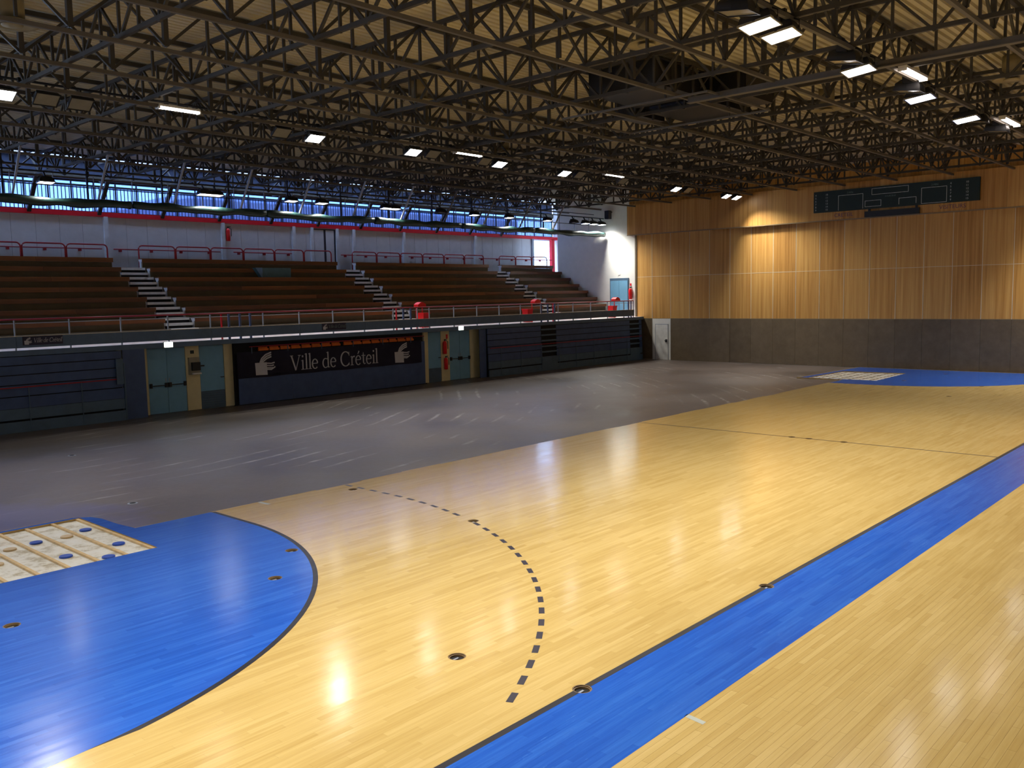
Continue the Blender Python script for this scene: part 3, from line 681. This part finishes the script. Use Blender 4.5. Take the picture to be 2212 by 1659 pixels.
# the banner
t = thing('town_banner', 'wide navy banner reading Ville de Créteil between two white logos', 'banner', (20, 24.76, .97))
bm = bmesh.new(); N = 40; u = []; v = []
for i in range(N+1):
    x = 15.36+(24.62-15.36)*i/N; w = .012*math.sin(i*1.1)
    u.append(bm.verts.new((x, 24.775+w*.6, .97+.01*math.sin(i*.8)))); v.append(bm.verts.new((x, 24.78+w*.3, 1.975-.02*math.sin(PI*i/N*3)**2)))
for i in range(N): bm.faces.new((u[i], u[i+1], v[i+1], v[i]))
bmesh.ops.solidify(bm, geom=bm.faces[:], thickness=.004); finish(bm, 'cloth', 'banner_navy', t)
bm = bmesh.new(); serif_text(bm, 'Ville de Créteil', 17.7, 22.1, 1.12, 1.70, 24.757); finish(bm, 'lettering', 'banner_white', t)
for x in (16.12, 23.04): bm = bmesh.new(); logo(bm, x, 1.04, .98, 24.757); finish(bm, 'logo', 'banner_white', t)

# ------------------------------------------------------------------ rear wall of the stand
YW = 34.0
ww = tag(B('wall_rear', 'grey_steel', (XL, 43.0), (YW+.02, YW+.3), (ZS, 7.66)), kind='structure')
x = 14.72-.94*14
while x < 42.9:
    if x+.94 > XL: B('wall_panel', 'grey_panel', (max(x, XL)+.006, x+.934), (YW, YW+.025), (5.38, 7.66), ww)
    x += .94
tag(B('trim_10', 'red_paint', (XL, 45.6), (YW-.12, YW+.1), (7.64, 7.84)), kind='structure')
for n, x in enumerate((3.5, 9.1, 14.74, 20.3, 24.28, 25.39, 27.0, 28.11, 31.7, 37.54, 43.0)):
    tag(B('trim_%d' % (11+n), 'column_paint' if x < 42 else 'grey_steel', (x-.09, x+.09), (YW-.12, YW), (5.38, 7.66)), kind='structure')
d = tag(B('door_7', 'black_frame', (25.5, 26.9), (YW-.05, YW), (5.38, 7.6)), kind='structure')
for a, b in ((25.54, 26.14), (26.28, 26.8)): B('door_glass', 'grey_panel', (a, b), (YW-.06, YW-.045), (5.45, 7.55), d)
extinguisher('small red fire extinguisher hung high on the grey rear wall', 20.55, YW-.1, 6.8, s=1.15)
# bright window at the corner and frame
wn = tag(B('window_1', 'pane_glass', (43.1, 45.1), (YW+.04, YW+.06), (5.4, 7.64)), kind='structure')
B('frame_post', 'red_paint', (44.95, 45.25), (YW-.12, YW+.1), (5.38, 7.7), wn); B('frame_post', 'red_paint', (43.05, 43.15), (YW-.02, YW+.1), (5.38, 7.7), wn)
tag(B('window_2', 'pane_glass', (45.25, 45.6), (YW+.04, YW+.06), (5.4, 7.64)), kind='structure')
# clerestory glazing
YG = 34.35
gz = tag(B('window_3', 'ribbed_glass', (XL, 45.6), (YG, YG+.02), (7.84, 9.15)), kind='structure')
x = XL
while x < 45.6: B('glazing_bar', 'black_frame', (x-.016, x+.016), (YG-.03, YG-.005), (7.84, 8.95), gz); x += .157
for z0, z1 in ((7.84, 7.9), (8.93, 9.02), (9.12, 9.2)): B('transom', 'black_metal', (XL, 45.6), (YG-.06, YG-.03), (z0, z1), gz)
x = 3.19-.94
while x < 45.5: B('mullion', 'black_metal', (x-.03, x+.03), (YG-.08, YG-.04), (7.84, 9.2), gz); x += .94
fs = tag(B('wall_fascia', 'outside_wall', (XL, 45.6), (YG, YG+.2), (9.2, 10.2)), kind='structure')
B('brown_beam', 'truss_steel', (XL, 45.6), (YG-.12, YG-.0), (9.2, 9.42), fs)
tag(B('window_sill', 'grey_steel', (XL, 45.6), (YW+.1, YG+.2), (7.6, 7.72)), kind='structure')
# building added outside to dim the right-hand part of the glazing
t = thing('dimming_building', 'added dim grey building shading the clerestory windows from outside', 'building', (40, 53, 0))
B('facade', 'outside_wall', (25, 55), (46, 60), (0, 10.2), t); B('parapet', 'outside_pale', (24.9, 55.1), (45.9, 60), (10.2, 10.5), t)
for k in range(8): B('window_band', 'black_frame', (26+3.4*k, 28.2+3.4*k), (45.96, 46.02), (7.2, 8.8), t)
# guard loops behind the top benches and wall handrails
LO = [9.0, 10.61]; loops = [(5.7, 7.3), (7.35, 8.95), (9.0, 10.58), (10.63, 12.23), (12.28, 13.9)]
for a, b, n in ((15.22, 25.2, 6), (26.48, 36.3, 6), (37.63, 42.2, 3)):
    w = (b-a)/n; loops += [(a+w*k, a+w*(k+1)-.05) for k in range(n)]
gi = {0: 6, 1: 7, 2: 0, 3: 4}
for a, b in loops:
    bm = bmesh.new(); r = .16; zz = 6.33; pts = [(a, 32.0, 5.4), (a, 32.0, zz-r)]+[(a+r-r*math.cos(q), 32.0, zz-r+r*math.sin(q)) for q in (PI/8*i for i in range(1, 5))]
    pts += [(b-r+r*math.sin(q), 32.0, zz-r+r*math.cos(q)) for q in (PI/8*i for i in range(0, 4))]+[(b, 32.0, zz-r), (b, 32.0, 5.4)]
    bl = 0 if b < 14 else 1 if b < 26 else 2 if b < 37 else 3
    gi[bl] += 1 if bl == 2 else -1
    tube(bm, pts, .03, 8); t = thing('guard_rail', 'dark red guard loop, %s from the %s' % (ON(gi[bl]), ['stairs above the wall box doorway, small banner side', 'middle stairs, on the big banner side', 'middle stairs, on the extinguisher doorway side', 'white end wall'][bl]), 'guard rail', ((a+b)/2, 32, 5.4), 'guard loops behind the top benches')
    finish(bm, 'loop_tube', 'red_rail', t, True)
    for xx in (a, b): B('foot_plate', 'red_rail', (xx-.022, xx+.022), (31.95, 32.05), (5.38, 5.41), t)
HS = [(XL, 14.5, 'before the first light column'), (15.0, 20.1, 'beneath the extinguisher'), (20.8, 24.1, 'beside the rear doors'), (27.2, 31.5, 'just past the rear doors'), (32.0, 37.3, 'between two columns past the rear doors'), (37.8, 45.0, 'running up to the bright corner window')]
for a, b, lb in HS:
    t = thing('wall_handrail', 'thin dark red handrail on the grey rear wall '+lb, 'handrail', ((a+b)/2, YW-.1, 6.2))
    htube('rail', 'red_rail', (a, YW-.1, 6.27), (b, YW-.1, 6.27), .024, t)
    x = a+.3
    while x < b: B('bracket', 'red_rail', (x-.05, x+.05), (YW-.12, YW), (6.16, 6.26), t); x += .94*1.5

# ------------------------------------------------------------------ roof deck and skylight
ZD = 10.04
bm = bmesh.new(); ridge = []; y = -9.0; per = .2
while y < 32.7:
    ridge += [(y, ZD), (y+.11, ZD), (y+.125, ZD+.07), (y+.185, ZD+.07)]; y += per
ridge.append((y, ZD))
A = [bm.verts.new((-8.2, a, b)) for a, b in ridge]; C3 = [bm.verts.new((45.9, a, b)) for a, b in ridge]
for i in range(len(ridge)-1): bm.faces.new((A[i], A[i+1], C3[i+1], C3[i]))
tag(finish(bm, 'ceiling', 'deck'), kind='structure')
tag(B('ceiling_rear', 'grey_panel', (-8.2, 45.9), (34.02, 34.6), (10.05, 10.15)), kind='structure')
sk = tag(B('window_4', 'pane_glass', (-8.2, 45.9), (32.8, 34.02), (10.08, 10.1)), kind='structure')
x = 3.19
while x < 45: B('skylight_bar', 'black_metal', (x-.05, x+.05), (32.8, 34.02), (10.0, 10.08), sk); x += 2.82

# ------------------------------------------------------------------ roof trusses
ZB, ZTOP = 9.1, 9.95
XT = [3.19+2.82*j for j in range(14)]; YT = [2.5*i for i in range(14)]
TL = ['straight above the side line', 'beside the floodlights above the side line', 'next past the side-line floodlights', 'between side-line floodlights and ceiling cabinet', 'above the cut floor edge and ceiling cabinet', 'first beyond the cut floor edge', 'last before the floodlights over the screed', 'beside the floodlights over the screed', 'first past the screed floodlights towards the stand', 'second past the screed floodlights towards the stand', 'straight above the balcony railing', 'straight above the green catwalk', 'above the middle bench rows', 'above the red guard loops']
for i, yy in enumerate(YT):
    t = thing('roof_truss', 'dark lattice roof truss running lengthwise, '+TL[i], 'truss', (22, yy, ZB), 'lengthwise roof trusses')
    B('bottom_chord', 'truss_light', (1.0, 42.0), (yy-.04, yy+.04), (ZB-.13, ZB-.046), t); B('top_chord', 'truss_steel', (1.0, 42.0), (yy-.045, yy+.045), (ZTOP-.05, ZTOP+.05), t)  # bottom chord coloured paler, as if catching light
    x = 8.83-1.88*3; h = .94; k = 0
    while x < 41.5:
        up_ = (k % 2 == 0)
        if x+h < 42.1: bar('diagonal', 'truss_steel', (x, yy, ZB if up_ else ZTOP), (x+h, yy, ZTOP if up_ else ZB), .055, .055, t)
        if k % 3: bar('vertical', 'truss_steel', (x, yy, ZB), (x, yy, ZTOP), .10 if up_ else .055, .10 if up_ else .055, t)
        x += h; k += 1
for j, xx in enumerate(XT):
    t = thing('cross_truss', 'dark lattice roof truss spanning crosswise, %s from the panelled scoreboard wall' % ON(14-j), 'truss', (xx, 16, ZB), 'crosswise roof trusses')
    B('bottom_chord', 'truss_steel', (xx-.04, xx+.04), (-.6, 33.6), (ZB-.045, ZB+.045), t); B('top_chord', 'truss_steel', (xx-.045, xx+.045), (-.6, 33.6), (ZTOP-.14, ZTOP-.05), t)
    h = .8333; y = (0 if j % 2 == 0 else -.8333) ; y = 0.0; k = 0 if j % 2 == 0 else 1
    while y < 33:
        up_ = (k % 2 == 0)
        if y+h < 33.5: bar('diagonal', 'truss_steel', (xx, y, ZB-.06 if up_ else ZTOP-.06), (xx, y+h, ZTOP-.06 if up_ else ZB-.06), .055, .055, t)
        bar('vertical', 'truss_steel', (xx, y, ZB-.06), (xx, y, ZTOP-.06), .055, .055, t)
        y += h; k += 1
    bar('knee_brace', 'truss_steel', (xx, YW-.05, 7.7), (xx, 32.8, ZB), .16, .10, t)
t = thing('curtain_beam', 'pale grey beam crossing the hall under the trusses past the ceiling cabinet', 'beam', (18.75, 8, 8.98))
B('web', 'truss_light', (18.73, 18.77), (-1, 7.4), (8.86, 9.0), t); B('flange', 'truss_light', (18.66, 18.84), (-1, 7.4), (8.84, 8.86), t)

# ------------------------------------------------------------------ catwalk over the stand
t = thing('catwalk', 'dark lighting catwalk wrapped in green tarpaulin hung above the stand', 'catwalk', (22, 27.3, 7.4))
B('walk_deck', 'black_metal', (XL, 42.0), (27.35, 28.1), (7.50, 7.55), t)
for k, x0 in enumerate([2.0, 7.2, 12.9, 18.5, 24.2, 29.8, 35.5]):
    x1 = [7.1, 12.8, 18.4, 24.1, 29.7, 35.4, 42.0][k]; bm = bmesh.new(); n = 26; pts = []; rr = []
    for i in range(n+1):
        f = i/n; pts.append((x0+(x1-x0)*f, 27.25+.02*math.sin(f*9+k), 7.49-.06*math.sin(PI*f)**2*(1 if k % 2 else .5)+.012*math.sin(f*23+k))); rr.append(.15+.018*math.sin(f*17+k*2)+.012*math.sin(f*31))
    tube(bm, pts, rr, 12); finish(bm, 'tarpaulin_roll', 'tarp_green', t, True)
for x in XT[:-1]: bar('hanger', 'grey_steel' if x < 27 else 'truss_light', (x, 26.2, ZB), (x, 27.3, 7.5), .06, .06, t); bar('hanger', 'black_metal', (x, 28.1, ZB), (x, 28.1, 7.5), .06, .06, t)
for x in [XL+1.41*k for k in range(29)]: B('rail_post', 'grey_steel', (x-.012, x+.012), (28.04, 28.07), (7.55, 8.55), t)
for z in (8.1, 8.55, 8.75): htube('rail', 'black_metal', (XL, 28.05, z), (42.0, 28.05, z), .02, t)
htube('lamp_pipe', 'black_metal', (XL, 27.3, 8.45), (42.0, 27.3, 8.45), .03, t)

# ------------------------------------------------------------------ floodlights
def flood_meshes(lit):
    """hooded floodlight, lens towards local -Z, hood rising behind"""
    bm = bmesh.new(); n = 9; a, b = .40, .27; rows = []
    for i in range(n+1):
        f = i/n; s = math.cos(f*PI/2)**.5 if f < 1 else 0.05; z = .30*math.sin(f*PI/2)
        rows.append([bm.verts.new((px*a*max(s, .2), py*b*max(s, .2)+.05*f, z)) for px, py in ((-1, -1), (0, -1.12), (1, -1), (1.1, 0), (1, 1), (0, 1.12), (-1, 1), (-1.1, 0))])
    for u, v in zip(rows, rows[1:]):
        for k in range(8): bm.faces.new((u[k], u[(k+1) % 8], v[(k+1) % 8], v[k]))
    bm.faces.new(rows[-1]); h = bpy.data.meshes.new('housing'); bm.to_mesh(h); bm.free(); h.materials.append(MATS['black_metal'])
    bm = bmesh.new()
    for w, z0, z1 in ((.0, -.005, .02),):
        bx(bm, (-.42, .42), (-.30, -.265), (z0-.02, z1)); bx(bm, (-.42, .42), (.265, .30), (z0-.02, z1)); bx(bm, (-.42, -.385), (-.265, .265), (z0-.02, z1)); bx(bm, (.385, .42), (-.265, .265), (z0-.02, z1))
    r = bpy.data.meshes.new('lens_frame'); bm.to_mesh(r); bm.free(); r.materials.append(MATS['chrome' if lit else 'black_metal'])
    bm = bmesh.new(); bm.faces.new([bm.verts.new(p) for p in ((-.385, -.265, 0), (-.385, .265, 0), (.385, .265, 0), (.385, -.265, 0))]); bmesh.ops.recalc_face_normals(bm, faces=bm.faces)
    for f in bm.faces:
        if f.normal.z > 0: f.normal_flip()
    l = bpy.data.meshes.new('lens'); bm.to_mesh(l); bm.free(); l.materials.append(MATS[lit or 'dim_glass'])
    bm = bmesh.new()
    for s in (-1, 1): tube(bm, [(s*.44, 0, .06), (s*.46, .01, .22), (s*.30, .02, .33), (0, .02, .345)], .022, 6)
    y = bpy.data.meshes.new('yoke'); bm.to_mesh(y); bm.free(); y.materials.append(MATS['black_metal'])
    bm = bmesh.new(); bx(bm, (-.14, .14), (.14, .34), (.20, .38)); bmesh.ops.bevel(bm, geom=bm.edges[:], offset=.02, segments=1); g = bpy.data.meshes.new('gear_box'); bm.to_mesh(g); bm.free(); g.materials.append(MATS['black_metal'])
    return [('housing', h), ('lens_frame', r), ('lens', l), ('yoke', y), ('gear_box', g)]
FM = {k: flood_meshes(k) for k in ('lamp_lit', 'cat_lit', None)}
def flood(label, group, loc, lit, rot, s, pipe, watt=0, cone=None):
    t = thing('floodlight', label, 'floodlight', loc, group); t.rotation_euler = rot; t.scale = (s, s, s)
    hs = None
    for nm, me in FM[lit]:
        o = place(nm, me, hs if nm in ('lens', 'lens_frame') else t)
        if nm == 'housing': hs = o
    o = place('drop_arm', unit('black_metal'), t); o.matrix_parent_inverse = t.matrix_basis.inverted()
    p = Vector(loc)+Vector((0, 0, .24*s)); q = Vector((loc[0], pipe[0], pipe[1]-.028)); d = q-p
    o.location = (p+q)/2; o.rotation_mode = 'QUATERNION'; o.rotation_quaternion = d.to_track_quat('Z', 'Y'); o.scale = (.05, .05, d.length)
    if watt:
        ld = bpy.data.lights.new('flood_beam', 'SPOT'); ld.energy = watt; ld.spot_size = math.radians(cone or CONE); ld.spot_blend = .8; ld.shadow_soft_size = .2; ld.color = (1, .96, .88)
        lo = bpy.data.objects.new('flood_beam', ld); COL.objects.link(lo); lo.parent = t; lo.location = (0, 0, -.04)
    return t
# local +Y tilts up towards the far side: a positive tilt turns the lens towards +Y
lit_r = [-3.0, 1.2, 5.4, 9.6, 13.45, 14.35, 18.2, 22.35, 26.4, 34.9, 39.9, 40.9]  # the near ones out of view are added to brighten the foreground
for i, x in enumerate(lit_r): flood('lit black floodlight above the side line, %s lit one from the scoreboard wall' % ON(len(lit_r)-i), 'lit floodlights above the side line', (x, 2.7, 8.75), 'lamp_lit', (.12, .10, PI/2), .8, (2.72, 9.22), W_RIGHT*(1.35 if x < 11 else 1), 108)
ur = (12.6, 17.4, 21.5, 27.3, 29.7)
for i, x in enumerate(ur): flood('unlit black floodlight above the side line, %s unlit one from the scoreboard wall' % ON(len(ur)-i), 'unlit floodlights above the side line', (x, 2.7, 8.8), None, (0, -.15, PI/2), .8, (2.72, 9.22))
lit_l = [1.4, 5.6, 14.36, 18.36, 22.67, 26.55, 35.05, 39.94, 41.03]  # nearest one, out of view, is added to light the near floor
for i, x in enumerate(lit_l): flood('lit floodlight above the bared screed, %s lit one from the panelled wall' % ON(len(lit_l)-i), 'lit floodlights above the screed', (x, 17.88, 8.82), 'lamp_lit', (-.45, 0, 0), .68, (17.88, 9.22), W_LEFT, 104)
ul = (6.6, 7.4, 13.2, 19.3, 21.9, 27.6, 30.7, 36.2)
for i, x in enumerate(ul): flood('unlit floodlight above the bared screed, %s unlit one from the panelled wall' % ON(len(ul)-i), 'unlit floodlights above the screed', (x, 17.9, 8.85), None, (-.6, 0, 0), .68, (17.88, 9.22))
cc = {0: 3, 1: 14}
for x, lit in [(9.88, 1), (15.7, 1), (16.2, 1), (19.66, 1), (21.2, 1), (24.8, 1), (25.35, 1), (28.3, 0), (30.64, 1), (33.3, 1), (36.5, 1), (38.9, 0), (40.0, 1), (40.8, 1), (41.6, 1)]:
    cc[lit] -= 1
    flood('%s floodlight on the catwalk above the stand, %s from the white wall' % ('lit' if lit else 'unlit', ON(cc[lit])), '%s catwalk floodlights' % ('lit' if lit else 'unlit'), (x, 27.15, 8.06), 'cat_lit' if lit else None, (-.1, 0, 0), .62, (27.3, 8.45), (W_CAT if x < 39.5 else W_CAT*2.2) if lit else 0, 142)
for yy, lb in ((2.72, 'above the side line'), (17.88, 'above the bared screed')):
    t = thing('lighting_pipe', 'long dark pipe carrying the row of floodlights '+lb, 'pipe', (22, yy, 9.22))
    htube('pipe', 'black_metal', (-4.0, yy, 9.22), (42.0, yy, 9.22), .03, t)
    for x in XT: B('clamp', 'black_metal', (x-.05, x+.05), (yy-.05, yy+.05), (9.17, 9.27), t)
# strip lights
for x0, x1, yy, lb in ((19.8, 21.3, 2.3, 'first of two above the side band'), (28.4, 30.2, 2.25, 'further of two above the side band'), (9.2, 10.35, 17.5, 'above the screed over the cream doorway side'), (20.15, 21.45, 17.68, 'above the screed, between two round floodlights'), (28.95, 30.3, 17.64, 'above the screed, furthest along its row')):
    t = thing('strip_light', 'glowing fluorescent strip light '+lb, 'strip light', ((x0+x1)/2, yy, 8.9))
    B('housing', 'sign_white', (x0, x1), (yy-.1, yy+.1), (9.0, 9.06), t)
    for s in (-1, 1):
        bm = bmesh.new(); tube(bm, [(x0+.03, yy+s*.05, 8.975), (x1-.03, yy+s*.05, 8.975)], .022, 8); finish(bm, 'tube', 'strip_lit', t)
    for s in (-1, 1): B('end_cap', 'sign_white', ((x0 if s < 0 else x1)-.02, (x0 if s < 0 else x1)+.02), (yy-.1, yy+.1), (8.94, 9.0), t)
# round air diffusers below the deck
for x, y, lb in ((15.1, 6.27, 'between side line and ceiling cabinet'), (15.24, 14.05, 'over the screed edge'), (25.24, 6.41, 'past the ceiling cabinet'), (25.1, 1.25, 'above the side band'), (4.66, 14.23, 'over the near end of the screed'), (23.5, 18.45, 'beside the strip light over the screed'), (35.53, 6.17, 'closest to the scoreboard')):
    t = thing('air_diffuser', 'round beige ceiling air diffuser with stub duct '+lb, 'air diffuser', (x, y, 9.4))
    bm = bmesh.new(); lathe(bm, [(.24, .1), (.24, .61)], (x, y, 9.42), 20); finish(bm, 'duct', 'duct_metal', t, True)
    bm = bmesh.new(); lathe(bm, [(.26, .1), (.46, .03), (.47, .0), (.40, .02), (.2, .06)], (x, y, 9.42), 24); finish(bm, 'flange', 'duct_metal', t, True)
    bm = bmesh.new(); lathe(bm, [(.05, .05), (.2, .0), (.19, -.02), (.05, -.02)], (x, y, 9.42), 20); finish(bm, 'cone', 'duct_metal', t, True)
# black cabinet in the middle of the ceiling
t = thing('ceiling_cabinet', 'big black cabinet cluster hung among the trusses over the court centre', 'cabinet', (20, 8.8, 8.9))
B('cabinet', 'black_metal', (20.3, 22.8), (7.7, 9.8), (9.2, 9.88), t); cf = B('cabinet_front', 'black_frame', (20.25, 20.3), (8.0, 9.6), (9.25, 9.8), t)
for k in range(4): B('grille_slat', 'black_metal', (20.22, 20.26), (8.05, 9.55), (9.3+.12*k, 9.36+.12*k), cf)
B('cabinet', 'black_metal', (17.6, 19.9), (7.7, 9.8), (9.25, 9.88), t)
for y0 in (6.6, 10.2): B('loudspeaker', 'black_metal', (20.4, 22.0), (y0, y0+.75), (9.2, 9.85), t)
for x in (18.2, 21.6): bar('support_rail', 'truss_light', (x, 6.5, 8.93), (x, 11.2, 8.93), .05, .05, t)
for y in (6.5, 11.2): bar('support_rail', 'truss_light', (18.2, y, 8.93), (21.6, y, 8.93), .05, .05, t)
for x in (18.2, 21.6):
    for y in (7.75, 9.75): bar('hanger', 'truss_steel', (x, y, 8.93), (x, y, 9.3), .04, .04, t)
